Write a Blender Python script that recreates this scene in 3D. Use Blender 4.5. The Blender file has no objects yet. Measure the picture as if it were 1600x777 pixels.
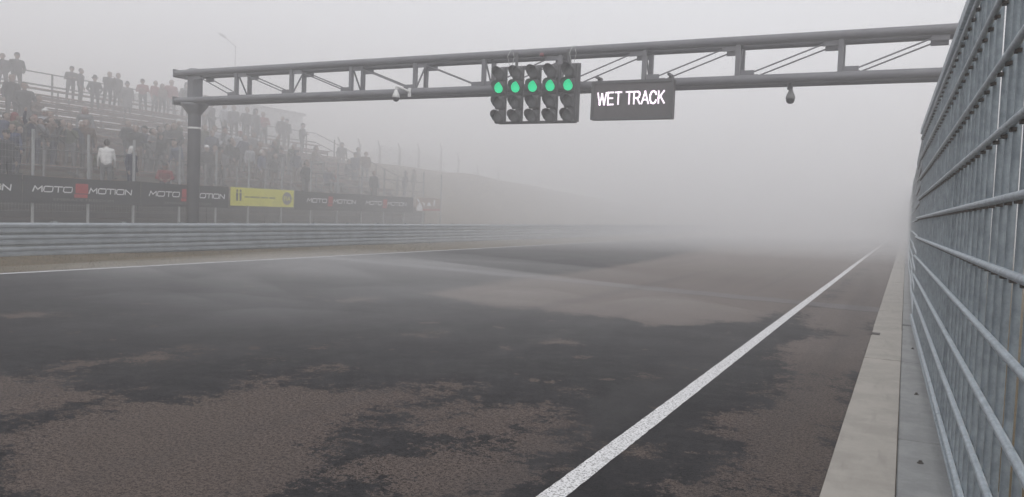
import bpy, bmesh, math, random
import numpy as np
from mathutils import Vector, Matrix
random.seed(7); RNG = np.random.default_rng(7)
R_ = math.radians
scene = bpy.context.scene
COL = scene.collection

# ------------------------------------------------------------------ camera
H = 1.70                                     # eye height over the track
F_PX, CX, CY = 1230.0, 800.0, 388.5          # photograph: 1600 x 777
def _cam_axes():
    d = lambda u, v: np.array([(u-CX)/F_PX, (v-CY)/F_PX, 1.0])
    Y = d(1416, 353); Y /= np.linalg.norm(Y)              # vanishing point of the straight
    X = -d(-1702, 236); X -= Y*(X@Y); X /= np.linalg.norm(X)   # vanishing point of the gantry beam
    Z = np.cross(X, Y)
    if Z[1] > 0: Z = -Z
    return np.array([X, Y, Z])
CR = _cam_axes()
cam_d = bpy.data.cameras.new('camera'); cam = bpy.data.objects.new('camera', cam_d); COL.objects.link(cam)
right, down, fwd = CR@np.array([1., 0, 0]), CR@np.array([0, 1., 0]), CR@np.array([0, 0, 1.])
m = Matrix.Identity(4)
for i in range(3):
    m[i][0] = right[i]; m[i][1] = -down[i]; m[i][2] = -fwd[i]
m[2][3] = H
cam.matrix_world = m
cam_d.sensor_width = 36; cam_d.lens = 36*F_PX/1600
cam_d.clip_start = .05; cam_d.clip_end = 3000
scene.camera = cam
def ray(u, v): return CR@np.array([(u-CX)/F_PX, (v-CY)/F_PX, 1.0])
def on_x(u, v, x):                            # the point of a pixel's ray on the plane X = x
    r = ray(u, v); r = r*(x/r[0]); return r+np.array([0, 0, H])
def on_ground(u, v):
    r = ray(u, v); r = r*(-H/r[2]); return r+np.array([0, 0, H])

# ------------------------------------------------------------------ sky, sun, exposure
SUN_EL, SUN_ROT = R_(48), R_(150)
w = bpy.data.worlds.new('World'); scene.world = w; w.use_nodes = True
nt = w.node_tree; nt.nodes.clear()
sky = nt.nodes.new('ShaderNodeTexSky'); sky.sky_type = 'NISHITA'; sky.sun_disc = False
sky.sun_elevation = SUN_EL; sky.sun_rotation = SUN_ROT; sky.dust_density = 6; sky.air_density = 1.0; sky.ozone_density = 1.0
hs = nt.nodes.new('ShaderNodeHueSaturation'); hs.inputs['Saturation'].default_value = .10
mx = nt.nodes.new('ShaderNodeMix'); mx.data_type = 'RGBA'; mx.inputs['Factor'].default_value = .8   # the overcast: an even grey veil over the sky
mx.inputs['B'].default_value = (6.6, 6.65, 6.95, 1)
bg = nt.nodes.new('ShaderNodeBackground'); bg.inputs['Strength'].default_value = .15
wo = nt.nodes.new('ShaderNodeOutputWorld')
nt.links.new(sky.outputs[0], hs.inputs['Color']); nt.links.new(hs.outputs[0], mx.inputs['A'])
nt.links.new(mx.outputs['Result'], bg.inputs['Color']); nt.links.new(bg.outputs[0], wo.inputs[0])
sd = bpy.data.lights.new('sun', 'SUN'); sd.energy = .85; sd.angle = R_(30); sd.color = (1, .97, .93)
so = bpy.data.objects.new('sun', sd); COL.objects.link(so)
so.rotation_euler = (math.pi/2-SUN_EL, 0, math.pi-SUN_ROT)
scene.view_settings.view_transform = 'Standard'; scene.view_settings.look = 'None'
scene.view_settings.exposure = 0; scene.view_settings.gamma = 1
scene.cycles.max_bounces = 12; scene.cycles.volume_bounces = 9; scene.cycles.diffuse_bounces = 3
scene.cycles.use_denoising = True

# ------------------------------------------------------------------ materials
def new_mat(name):
    mt = bpy.data.materials.new(name); mt.use_nodes = True
    t = mt.node_tree; t.nodes.clear()
    o = t.nodes.new('ShaderNodeOutputMaterial'); p = t.nodes.new('ShaderNodeBsdfPrincipled')
    t.links.new(p.outputs[0], o.inputs[0]); return mt, t, p
class NT:
    def __init__(s, t): s.t = t
    def pos(s):
        g = s.t.nodes.new('ShaderNodeNewGeometry'); return g.outputs['Position']
    def objc(s):
        g = s.t.nodes.new('ShaderNodeTexCoord'); return g.outputs['Object']
    def noise(s, vec, scale, detail=4, rough=.55, out='Fac'):
        n = s.t.nodes.new('ShaderNodeTexNoise'); n.inputs['Scale'].default_value = scale
        n.inputs['Detail'].default_value = detail; n.inputs['Roughness'].default_value = rough
        s.t.links.new(vec, n.inputs['Vector']); return n.outputs[out]
    def math(s, op, a, b=None, c=None, clamp=False):
        n = s.t.nodes.new('ShaderNodeMath'); n.operation = op; n.use_clamp = clamp
        for k, x in enumerate((a, b, c)):
            if x is None: continue
            if isinstance(x, (int, float)): n.inputs[k].default_value = x
            else: s.t.links.new(x, n.inputs[k])
        return n.outputs[0]
    def ramp(s, x, lo, hi, a=0., b=1.):
        n = s.t.nodes.new('ShaderNodeMapRange'); n.clamp = True; n.interpolation_type = 'SMOOTHSTEP'
        s.t.links.new(x, n.inputs[0])
        for k, q in zip((1, 2, 3, 4), (lo, hi, a, b)): n.inputs[k].default_value = q
        return n.outputs[0]
    def mix(s, f, a, b):
        n = s.t.nodes.new('ShaderNodeMix'); n.data_type = 'RGBA'
        for x, key in ((f, 'Factor'), (a, 'A'), (b, 'B')):
            if isinstance(x, (int, float)): n.inputs[key].default_value = x
            elif isinstance(x, tuple): n.inputs[key].default_value = (*x, 1)
            else: s.t.links.new(x, n.inputs[key])
        return n.outputs['Result']
    def stretch(s, vec, sc):
        n = s.t.nodes.new('ShaderNodeMapping'); n.inputs['Scale'].default_value = sc
        s.t.links.new(vec, n.inputs['Vector']); return n.outputs[0]
    def attr(s, name):
        n = s.t.nodes.new('ShaderNodeAttribute'); n.attribute_name = name; return n.outputs['Fac']
    def xyz(s, vec):
        n = s.t.nodes.new('ShaderNodeSeparateXYZ'); s.t.links.new(vec, n.inputs[0]); return n.outputs
    def bump(s, p, h, strength, dist):
        n = s.t.nodes.new('ShaderNodeBump'); n.inputs['Strength'].default_value = strength; n.inputs['Distance'].default_value = dist
        s.t.links.new(h, n.inputs['Height']); s.t.links.new(n.outputs[0], p.inputs['Normal'])
    def set(s, p, key, x):
        if isinstance(x, (int, float)): p.inputs[key].default_value = x
        elif isinstance(x, tuple): p.inputs[key].default_value = (*x, 1)
        else: s.t.links.new(x, p.inputs[key])
MATS = {}
def simple(name, c1, c2=None, rough=.6, metal=0., scale=6., bump=0., bscale=60., spec=None, world=True):
    mt, t, p = new_mat(name); n = NT(t)
    if c2 is None: c2 = tuple(x*.75 for x in c1)
    v = n.pos() if world else n.objc()
    f = n.ramp(n.noise(v, scale, 6, .65), .32, .68)
    n.set(p, 'Base Color', n.mix(f, c1, c2))
    fine = n.noise(v, scale*9, 3)
    n.set(p, 'Roughness', n.ramp(fine, .3, .7, max(rough-.1, .05), min(rough+.1, 1)))
    p.inputs['Metallic'].default_value = metal
    if spec is not None: p.inputs['Specular IOR Level'].default_value = spec
    if bump: n.bump(p, n.noise(v, bscale, 4), bump, .01)
    MATS[name] = mt; return mt
simple('gantry_paint', (.135, .135, .15), (.165, .165, .18), .5, scale=1.5)
simple('galvanised', (.30, .325, .345), (.22, .245, .265), .45, .55, scale=5, bump=.05)
simple('galvanised_bar', (.39, .445, .49), (.27, .315, .35), .42, .3, scale=14, bump=.08)
simple('galvanised_dark', (.265, .305, .335), (.17, .20, .225), .5, .3, scale=11, bump=.08)
simple('rail_steel', (.34, .37, .40), (.25, .275, .30), .42, .5, scale=2.2)
simple('fence_post', (.36, .37, .38), (.28, .29, .30), .6, .2, scale=3)
simple('banner_black', (.012, .012, .014), (.02, .02, .022), .6, scale=2)
simple('banner_yellow', (.62, .60, .07), (.55, .53, .06), .6, scale=2)
simple('banner_brown', (.30, .22, .17), (.25, .18, .14), .6, scale=2)
simple('print_white', (.75, .75, .77), (.7, .7, .72), .6)
simple('print_red', (.36, .018, .02), (.30, .015, .017), .6)
simple('print_grey', (.16, .15, .15), (.14, .13, .13), .6)
simple('print_dark', (.05, .05, .04), (.04, .04, .035), .6)
simple('timber', (.21, .115, .088), (.13, .075, .06), .8, scale=2.5)
simple('stand_steel', (.12, .115, .115), (.08, .08, .08), .6, scale=3)
simple('walk_steel', (.22, .22, .225), (.17, .17, .175), .6, scale=3)
simple('bank_dark', (.055, .047, .045), (.035, .032, .03), .8, scale=3)
simple('hall_cladding', (.30, .31, .33), (.26, .27, .29), .6, scale=.6)
simple('trim_dark', (.06, .06, .065), None, .6)
simple('signal_black', (.075, .075, .08), (.09, .09, .095), .5, scale=4)
simple('lens_off', (.16, .165, .17), (.12, .125, .13), .25, scale=20)
simple('camera_white', (.7, .7, .7), (.62, .62, .62), .4)
simple('camera_dome', (.03, .03, .035), None, .15)
simple('red_lamp', (.22, .05, .06), None, .3)
simple('sign_face', (.085, .078, .082), (.095, .088, .092), .6, scale=9)
simple('cable', (.08, .08, .08), None, .6)
simple('cable_light', (.5, .5, .5), None, .6)
simple('glass_dark', (.03, .035, .04), None, .1)
simple('bolt_rust_nub_shade', (.05, .04, .035), (.03, .025, .02), .8)  # rust of bolts and drain, also the shade tone of the fence nubs
def emit(name, c, s):
    mt, t, p = new_mat(name); p.inputs['Base Color'].default_value = (*c, 1)
    n = NT(t); v = n.objc()
    spk = n.ramp(n.noise(v, 38, 3), .35, .65, .62, 1.12)
    p.inputs['Emission Color'].default_value = (*c, 1)
    n.set(p, 'Emission Strength', n.math('MULTIPLY', spk, s)); p.inputs['Roughness'].default_value = .4
    MATS[name] = mt
emit('lens_green', (.0, .68, .29), 1.0)
emit('led_white', (.98, .86, .97), 1.0)

# wet and dry asphalt
def asphalt():
    mt, t, p = new_mat('asphalt'); n = NT(t); v = n.pos(); X, Y, Z = n.xyz(v)
    sdv = n.attr('dry')
    big = n.noise(v, .6, 8, .68); mid = n.noise(v, 3.6, 7, .75); fin = n.noise(v, 14, 5, .75)
    e = n.math('MULTIPLY_ADD', n.math('SUBTRACT', big, .5), 1.6, sdv)
    e = n.math('MULTIPLY_ADD', n.math('SUBTRACT', mid, .5), 1.9, e)
    e = n.math('MULTIPLY_ADD', n.math('SUBTRACT', fin, .5), 1.3, e)
    isl = n.ramp(n.noise(v, 2.0, 3, .6), .60, .74, 0, 1.6)               # small islands that have dried first
    e = n.math('MAXIMUM', e, n.math('ADD', n.math('ADD', n.math('MULTIPLY', isl, 1.0), n.math('MULTIPLY', n.math('SUBTRACT', fin, .5), 2.2)), -.75))
    e = n.math('MULTIPLY_ADD', n.math('SUBTRACT', n.noise(v, 45, 3, .7), .5), .75, e)
    dry = n.ramp(e, -.03, .05)
    grit = n.noise(v, 34, 4, .85); grit2 = n.noise(v, 110, 2, .6)
    g = n.math('MULTIPLY_ADD', grit2, .45, n.math('MULTIPLY', grit, .6))
    g = n.ramp(g, .43, .57)
    pit = n.ramp(n.noise(v, 46, 2, .5), .58, .64)
    g = n.math('MULTIPLY', g, n.math('SUBTRACT', 1, n.math('MULTIPLY', pit, .9)))
    dark_dry = n.mix(g, (.021, .0165, .0145), (.122, .096, .085))
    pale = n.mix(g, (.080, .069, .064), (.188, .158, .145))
    cdry = n.mix(n.ramp(n.math('ADD', Y, n.math('MULTIPLY', n.math('SUBTRACT', big, .5), 6)), 6, 15), dark_dry, pale)  # dry tone goes from darker near the camera to paler farther along
    cdry = n.mix(n.ramp(n.noise(v, .35, 4), .45, .68, 0, .25), cdry, (.11, .088, .075))
    cwet = n.mix(g, (.003, .003, .004), (.022, .021, .024))
    cwet = n.mix(n.ramp(mid, .42, .66, 0, .7), cwet, (.032, .030, .032))
    cwet = n.mix(n.ramp(n.noise(v, 7, 5, .75), .50, .68, 0, .6), cwet, (.046, .042, .041))
    pd = n.ramp(n.noise(v, 52, 3, .7), .56, .64, 0, .6)
    pd = n.math('MULTIPLY', pd, n.ramp(n.noise(v, 1.7, 5, .65), .36, .66, .35, 1.15))
    cdry = n.mix(n.ramp(n.noise(v, 4.5, 6, .75), .56, .74, 0, .55), cdry, (.040, .033, .031))
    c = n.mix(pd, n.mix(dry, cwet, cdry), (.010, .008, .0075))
    # transverse sealed strip under the gantry, paving seam along the lane
    wob = n.math('MULTIPLY', n.math('SUBTRACT', n.noise(v, 1.1, 4), .5), .5)
    band = n.math('ADD', n.math('ADD', n.math('MULTIPLY_ADD', X, .155, Y), -17.25), wob)
    bm_ = n.ramp(n.math('ABSOLUTE', band), .35, .55, 1, 0)
    c = n.mix(n.math('MULTIPLY', bm_, .6), c, (.17, .165, .175))
    be = n.ramp(n.math('ABSOLUTE', n.math('ADD', band, .5)), .0, .10, .6, 0)
    c = n.mix(be, c, (.04, .037, .037))
    sm = n.math('ABSOLUTE', n.math('ADD', n.math('ADD', X, 8.62), n.math('MULTIPLY', wob, .25)))
    c = n.mix(n.math('MULTIPLY', n.ramp(sm, .03, .09, .7, 0), n.ramp(Y, 10, 14)), c, (.045, .042, .042))
    # rubbered wheel tracks along the lanes
    tr = n.noise(n.stretch(v, (1.1, .03, 1)), 1.0, 4)
    c = n.mix(n.ramp(tr, .5, .72, 0, .4), c, (.05, .047, .048))
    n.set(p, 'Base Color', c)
    wr = n.ramp(n.noise(v, .8, 5), .3, .7, .48, .60)
    r = n.math('ADD', n.math('MULTIPLY', n.math('SUBTRACT', .92, wr), dry), wr)
    n.set(p, 'Roughness', r)
    n.set(p, 'Specular IOR Level', n.ramp(dry, 0, 1, .02, .06))
    n.bump(p, n.math('MULTIPLY', g, n.ramp(dry, 0, 1, .5, 1)), .3, .008)
    MATS['asphalt'] = mt
asphalt()
def paint():
    mt, t, p = new_mat('line_paint'); n = NT(t); v = n.pos()
    g = n.noise(v, 60, 3, .8)
    f = n.ramp(g, .40, .50)
    wear = n.ramp(n.noise(v, 3, 5), .62, .75, 0, .5)
    c = n.mix(f, (.15, .145, .145), (.74, .74, .75)); c = n.mix(wear, c, (.34, .33, .33))
    n.set(p, 'Base Color', c); p.inputs['Roughness'].default_value = .6
    n.bump(p, g, .4, .01); MATS['line_paint'] = mt
paint()
def concrete(name, a, b, stain):
    mt, t, p = new_mat(name); n = NT(t); v = n.pos()
    f = n.ramp(n.noise(v, 2.2, 7, .7), .35, .65); c = n.mix(f, a, b)
    c = n.mix(n.ramp(n.noise(n.stretch(v, (1, .12, 1)), 9, 5), .55, .75, 0, .5), c, stain)
    g = n.noise(v, 110, 3); c = n.mix(n.ramp(g, .62, .74, 0, .5), c, stain)
    n.set(p, 'Base Color', c); p.inputs['Roughness'].default_value = .85
    n.bump(p, n.math('ADD', g, n.noise(v, 14, 5)), .35, .01); MATS[name] = mt
concrete('kerb_concrete', (.37, .345, .31), (.30, .28, .25), (.20, .185, .165))
concrete('base_concrete', (.27, .275, .275), (.20, .205, .205), (.12, .12, .118))
def grassy(name, a, b, c_, sc):
    mt, t, p = new_mat(name); n = NT(t); v = n.pos()
    f = n.ramp(n.noise(v, sc, 8, .7), .35, .65); c = n.mix(f, a, b)
    c = n.mix(n.ramp(n.noise(v, sc*.16, 4), .45, .7), c, c_)
    c = n.mix(n.ramp(n.noise(v, 40, 3), .45, .7, 0, .6), c, tuple(x*.5 for x in a))
    n.set(p, 'Base Color', c); p.inputs['Roughness'].default_value = .95
    p.inputs['Specular IOR Level'].default_value = .1
    n.bump(p, n.noise(v, 22, 6, .7), .9, .05); MATS[name] = mt
grassy('dead_grass', (.17, .125, .070), (.10, .08, .042), (.13, .10, .055), 1.6)
def blade():
    mt, t, p = new_mat('grass_blade'); n = NT(t); v = n.pos()
    n.set(p, 'Base Color', n.mix(n.ramp(n.noise(v, 2.5, 4), .35, .65), (.17, .13, .08), (.09, .083, .04)))
    p.inputs['Roughness'].default_value = .9; MATS['grass_blade'] = mt
blade()

# ------------------------------------------------------------------ mesh helpers
class MB:
    def __init__(s): s.v = []; s.f = []; s.sm = []
    def add(s, vs, fs, smooth=False):
        k = len(s.v); s.v += [tuple(map(float, p)) for p in vs]
        for f in fs: s.f.append(tuple(i+k for i in f)); s.sm.append(smooth)
        return s
    def box(s, c, size, rot=None, bev=0.):
        hx, hy, hz = (q/2 for q in size)
        if bev:
            b = min(bev, hx*.45, hy*.45, hz*.45); bmx = bmesh.new(); bmesh.ops.create_cube(bmx, size=1)
            bmesh.ops.scale(bmx, vec=size, verts=bmx.verts)
            bmesh.ops.bevel(bmx, geom=bmx.edges[:], offset=b, segments=1, affect='EDGES')
            vs = [v.co.copy() for v in bmx.verts]; bmx.verts.index_update()
            fs = [[v.index for v in f.verts] for f in bmx.faces]; bmx.free()
        else:
            vs = [Vector((x, y, z)) for x in (-hx, hx) for y in (-hy, hy) for z in (-hz, hz)]
            fs = [(0, 1, 3, 2), (4, 6, 7, 5), (0, 4, 5, 1), (2, 3, 7, 6), (0, 2, 6, 4), (1, 5, 7, 3)]
        if rot is not None: vs = [rot@v for v in vs]
        c = Vector(c); return s.add([v+c for v in vs], fs)
    def tube(s, p0, p1, r0, r1=None, n=10, caps=True):
        r1 = r0 if r1 is None else r1
        p0, p1 = Vector(p0), Vector(p1); d = (p1-p0).normalized()
        a = Vector((0, 0, 1)) if abs(d.z) < .9 else Vector((1, 0, 0))
        x = d.cross(a).normalized(); y = d.cross(x)
        vs = []
        for p, r in ((p0, r0), (p1, r1)):
            for k in range(n):
                q = 2*math.pi*k/n; vs.append(p+x*(r*math.cos(q))+y*(r*math.sin(q)))
        s.add(vs, [(k, k+n, (k+1) % n+n, (k+1) % n) for k in range(n)], True)
        if caps: s.add(vs, [tuple(range(n))]); s.add(vs, [tuple(range(2*n-1, n-1, -1))])
        return s
    def path(s, pts, r, n=6):
        for a, b in zip(pts[:-1], pts[1:]): s.tube(a, b, r, n=n)
        return s
    def lathe(s, c, prof, n=16, axis='z', rot=None):
        vs = []
        for r, z in prof:
            for k in range(n):
                q = 2*math.pi*k/n; v = Vector((r*math.cos(q), r*math.sin(q), z))
                if rot is not None: v = rot@v
                vs.append(v+Vector(c))
        fs = [(i*n+k, i*n+(k+1) % n, (i+1)*n+(k+1) % n, (i+1)*n+k) for i in range(len(prof)-1) for k in range(n)]
        return s.add(vs, fs, True)
    def extrude(s, poly, frame, depth):
        """poly: 2-D points; frame(x, y, d) -> world"""
        n = len(poly); vs = [frame(x, y, 0) for x, y in poly]+[frame(x, y, depth) for x, y in poly]
        return s.add(vs, [tuple(range(n-1, -1, -1)), tuple(range(n, 2*n))]+[(k, (k+1) % n, (k+1) % n+n, k+n) for k in range(n)])
    def mesh(s, name, off=(0, 0, 0)):
        me = bpy.data.meshes.new(name); o = Vector(off)
        me.from_pydata([tuple(Vector(v)-o) for v in s.v], [], s.f); me.update()
        me.polygons.foreach_set('use_smooth', s.sm)
        bmx = bmesh.new(); bmx.from_mesh(me); bmesh.ops.recalc_face_normals(bmx, faces=bmx.faces[:]); bmx.to_mesh(me); bmx.free()
        return me
def wloc(o):
    v = Vector((0, 0, 0))
    while o is not None: v += o.location; o = o.parent
    return v
def build(name, mb, mat, parent=None, origin=None):
    """one mesh object; vertices are given in world coordinates"""
    org = Vector(origin) if origin is not None else (wloc(parent) if parent else Vector((0, 0, 0)))
    me = mb.mesh(name, org); o = bpy.data.objects.new(name, me); COL.objects.link(o)
    me.materials.append(MATS[mat] if isinstance(mat, str) else mat)
    if parent: o.parent = parent; o.location = org-wloc(parent)
    else: o.location = org
    return o
def inst(name, me, parent, loc, rot=None, scale=None):
    """an object on shared mesh data; loc in world coordinates"""
    o = bpy.data.objects.new(name, me); COL.objects.link(o)
    o.parent = parent; o.location = Vector(loc)-(wloc(parent) if parent else Vector((0, 0, 0)))
    if rot: o.rotation_euler = rot
    if scale: o.scale = scale
    return o
def shared(name, mb, mat):
    me = mb.mesh(name); me.materials.append(MATS[mat]); return me
def empty(name, loc):
    o = bpy.data.objects.new(name, None); o.empty_display_size = .2; COL.objects.link(o); o.location = loc; return o
def tag(o, label=None, cat=None, group=None, kind=None):
    for k, x in (('label', label), ('category', cat), ('group', group), ('kind', kind)):
        if x: o[k] = x
    return o
def text_mesh(txt, size, frame, depth=.004, bold=0., sx=1.):
    """flat lettering from the built-in font; frame(x, y, d) -> world; returns MB and width"""
    cu = bpy.data.curves.new('lettering', 'FONT'); cu.body = txt; cu.size = size; cu.offset = bold; cu.resolution_u = 3
    o = bpy.data.objects.new('lettering', cu); COL.objects.link(o)
    dg = bpy.context.evaluated_depsgraph_get(); me = o.evaluated_get(dg).to_mesh()
    vs = [v.co.copy() for v in me.vertices]; fs = [tuple(f.vertices) for f in me.polygons]
    o.evaluated_get(dg).to_mesh_clear(); bpy.data.objects.remove(o); bpy.data.curves.remove(cu)
    x0 = min(v.x for v in vs); x1 = max(v.x for v in vs)
    mb = MB(); mb.add([frame((v.x-x0)*sx, v.y, depth) for v in vs], fs)
    return mb, (x1-x0)*sx

# ------------------------------------------------------------------ ground
BX, FX = -19.6, -24.0          # guard rail, spectator fence
PROF = [(-500, 4.2), (-60, 4.6), (-40, 4.8), (-34, 4.8), (-27.5, 1.5), (-25.9, .75), (-25.2, .55), (-23.4, .40), (-20.4, .13), (-19.2, .08), (-17.2, -.01), (-16.9, -.02), (2, -.02), (500, -.02)]
def tz(x, y):
    z = np.interp(x, [p[0] for p in PROF], [p[1] for p in PROF])
    return z
def ground():
    xs = np.concatenate([np.linspace(-420, -62, 14), np.linspace(-60, -16.9, 90), np.linspace(-16.5, 3, 8), np.linspace(6, 420, 14)])
    ys = np.concatenate([np.linspace(-200, -10, 10), np.linspace(-6, 110, 118), np.linspace(120, 600, 16)])
    vs = []
    for y in ys:
        for x in xs:
            z = float(tz(x, y))
            if x < -17.5:
                z += .10*math.sin(x*.9+y*.31)*math.sin(y*.23+1.3)*min(1, (-17.5-x)/4)
                if y > 60 and x < -26.5: z = 1.5+(z-1.5)*max(.5, 1-(y-60)/90)
            vs.append((x, y, z))
    n = len(xs); fs = [(j*n+i, j*n+i+1, (j+1)*n+i+1, (j+1)*n+i) for j in range(len(ys)-1) for i in range(n-1)]
    mb = MB(); mb.add(vs, fs, True)
    tag(build('ground', mb, 'dead_grass'), kind='structure')
ground()

# ------------------------------------------------------------------ race track with its wet and dry patches
TRK0, TRK1 = -16.95, -.392
DRY = [
 [(0,664),(60,656),(150,640),(230,626),(290,624),(330,618),(380,602),(430,598),(480,600),(560,610),(600,606),(640,601),(700,598),(722,602),(690,616),(640,631),(600,642),(585,655),(560,674),(520,692),(505,708),(520,722),(580,714),(640,706),(688,694),(705,706),(760,706),(800,712),(830,735),(800,750),(730,752),(722,790),(615,790),(600,752),(540,762),(480,764),(440,790),(0,790)],
 [(-60,588),(50,590),(120,607),(190,612),(200,622),(120,634),(60,646),(-60,655)],
 [(1050,790),(1075,752),(1110,738),(1135,715),(1152,690),(1120,655),(1140,642),(1190,630),(1228,605),(1240,580),(1215,560),(1225,545),(1285,522),(1255,508),(1250,485),(1300,455),(1395,380),(1415,380),(1395,480),(1300,790)],
 [(660,457),(720,470),(760,480),(840,483),(900,490),(970,497),(1020,509),(1060,510),(1110,502),(1180,502),(1215,492),(1260,486),(1330,440),(1400,385),(1120,385),(1060,398),(950,418),(800,438)],
]
SMALL = [((760,655),.28,.0),((690,672),.2,.0),((835,690),.22,0),((640,668),.15,0),((780,668),.22,0),((560,468),.5,-.25),((45,492),.35,-.15),((900,612),.12,-.1),((700,640),.25,0),((730,655),.22,0),((745,668),.18,0),((850,664),.15,0),((805,648),.2,0),((985,702),.1,0),((600,632),.2,0),((520,575),.12,0),((440,590),.1,0),((420,562),.07,0),((1010,590),.1,0),((500,540),.15,-.02),((300,545),.06,-.02),((240,560),.06,0),((660,520),.2,-.02),((100,575),.1,0),((870,535),.14,0),((810,672),.16,0)]
def track():
    xs = np.linspace(TRK0, TRK1, 104)
    ys = [-12., -6., -2., 0.]
    y = .6
    while y < 480: ys.append(y); y += .16 if y < 14 else (.3 if y < 30 else .3+(y-30)*.12)
    ys = np.array(ys); P = np.stack(np.meshgrid(xs, ys), -1).reshape(-1, 2)
    best = np.full(len(P), -9.)
    for poly in DRY:
        q = np.array([on_ground(u, v)[:2] for u, v in poly]); a = q; b = np.roll(q, -1, 0)
        dmin = np.full(len(P), 1e9); inside = np.zeros(len(P), bool)
        for p0, p1 in zip(a, b):
            e = p1-p0; w_ = P-p0; tt = np.clip((w_@e)/max(e@e, 1e-9), 0, 1)
            dmin = np.minimum(dmin, np.hypot(*(w_-tt[:, None]*e).T))
            c = ((p0[1] > P[:, 1]) != (p1[1] > P[:, 1]))
            with np.errstate(divide='ignore', invalid='ignore'):
                xi = (p1[0]-p0[0])*(P[:, 1]-p0[1])/(p1[1]-p0[1])+p0[0]
            inside ^= c & (P[:, 0] < xi)
        best = np.maximum(best, np.where(inside, dmin, -dmin))
    for (uv, r, bias) in SMALL:
        g = on_ground(*uv)[:2]; best = np.maximum(best, r-np.hypot(*(P-g).T)+bias)
    best = np.clip(best*1.0, -2.2, 1.6)
    # out of the picture the pattern goes on at random through the noise alone
    n = len(xs); mb = MB()
    mb.add([(x, y, 0) for x, y in P], [(j*n+i, j*n+i+1, (j+1)*n+i+1, (j+1)*n+i) for j in range(len(ys)-1) for i in range(n-1)], True)
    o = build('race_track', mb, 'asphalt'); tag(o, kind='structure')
    at = o.data.attributes.new('dry', 'FLOAT', 'POINT'); at.data.foreach_set('value', best.astype(np.float32))
    return o
trk = track()
def line(name, x, wd, y0, y1):
    mb = MB(); ys = np.concatenate([np.arange(y0, 20, .07), np.arange(20, y1, 2.5)])
    vs = []
    for y in ys:
        k = .004*math.sin(y*.31); vs += [(x-wd/2+k+random.uniform(-.003, .003), y, .004), (x+wd/2+k*.6+random.uniform(-.003, .003), y, .004)]
    mb.add(vs, [(2*i, 2*i+1, 2*i+3, 2*i+2) for i in range(len(ys)-1)])
    return build(name, mb, 'line_paint', trk)
tag(line('edge_line', -1.812, .15, -6, 300)); tag(line('edge_line', -16.74, .15, -6, 300))

# kerb slabs, base slab, joint
kerb = empty('kerb', (-.18, 0, 0)); tag(kerb, kind='structure')
slab = {}
y = -1.0; k = 0
while y < 130:
    Ln = [3.05, 2.6, 3.4, 2.9, 3.2][k % 5]
    key = k % 5
    if key not in slab:
        slab[key] = shared('kerb_slab', MB().box((0, Ln/2, 0), (.418, Ln-.006, .20), bev=.004), 'kerb_concrete')
    inst('kerb_slab', slab[key], kerb, (-.181+random.uniform(-.004, .004), y, -.0925+random.uniform(-.004, .004)))
    y += Ln; k += 1
base = empty('fence_footing', (.45, 0, 0)); tag(base, kind='structure')
y = -1.; k = 0
fs_mesh = shared('footing_slab', MB().box((0, 1.99, 0), (.60, 3.972, .20), bev=.008), 'base_concrete')
while y < 130:
    inst('footing_slab', fs_mesh, base, (.334, y, -.105+random.uniform(-.003, .003)+(.03 if y > 13 else 0))); y += 4.0; k += 1
g = on_ground(1371, 523)
mb = MB().box((-.335, g[1], .010), (.13, .24, .012), bev=.002)
drain = build('drain_slot', mb, 'bolt_rust_nub_shade', kerb)
for (u, v) in ((1432, 616), (1438, 723), (1426, 545)):
    g = on_ground(u, v); mb = MB().lathe((g[0], g[1], -.006), [(0, .022), (.010, .022), (.013, .016), (.013, .006), (.022, .006), (.022, 0)], 8)
    build('anchor_bolt', mb, 'bolt_rust_nub_shade', base)

# ------------------------------------------------------------------ guard rail: three tiers of W-beam on posts
def wprofile(h):
    p = [(0, 0), (.018, .002), (.062, .030), (.076, .048), (.076, .098), (.030, .122), (.026, h/2), (.030, h-.122), (.076, h-.098), (.076, h-.048), (.062, h-.030), (.018, h-.002), (0, h)]
    return p
gr = empty('guard_rail', (BX, 0, .06))
tag(gr, 'three tier corrugated steel guard rail along the far edge of the track', 'guard rail')
HB = .283
wp = wprofile(HB); sec = 4.0
prof = wp+[(x-.005, z) for x, z in reversed(wp)]
beam = MB(); n_ = len(prof)
beam.add([(x, y, z) for y in (0, sec+.12) for x, z in prof], [(k, (k+1) % n_, (k+1) % n_+n_, k+n_) for k in range(n_)], False)
beam_me = shared('rail_beam', beam, 'rail_steel')
post_me = shared('rail_post', MB().box((0, 0, .42), (.10, .12, 1.10)), 'galvanised')
for i in range(-1, 27):
    for tr in range(3):
        inst('rail_beam', beam_me, gr, (BX+.004*(i % 2)+random.uniform(-.003, .003), i*sec, .098+tr*.288+random.uniform(-.003, .003)), rot=(0, 0, random.uniform(-.0012, .0012)))
    for q in (0, 1): inst('rail_post', post_me, gr, (BX-.07, i*sec+q*2+.9, .02))
bolt = MB()
bolt_me = shared('splice_bolt', MB().lathe((0, 0, 0), [(0, .012), (.012, .010), (.018, 0)], 8, rot=Matrix.Rotation(math.pi/2, 3, 'Y')), 'galvanised')
for i in range(1, 8):
    for tr in range(3): inst('splice_bolt', bolt_me, gr, (BX+.016, i*sec+.06, .098+tr*.288+HB/2))

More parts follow.
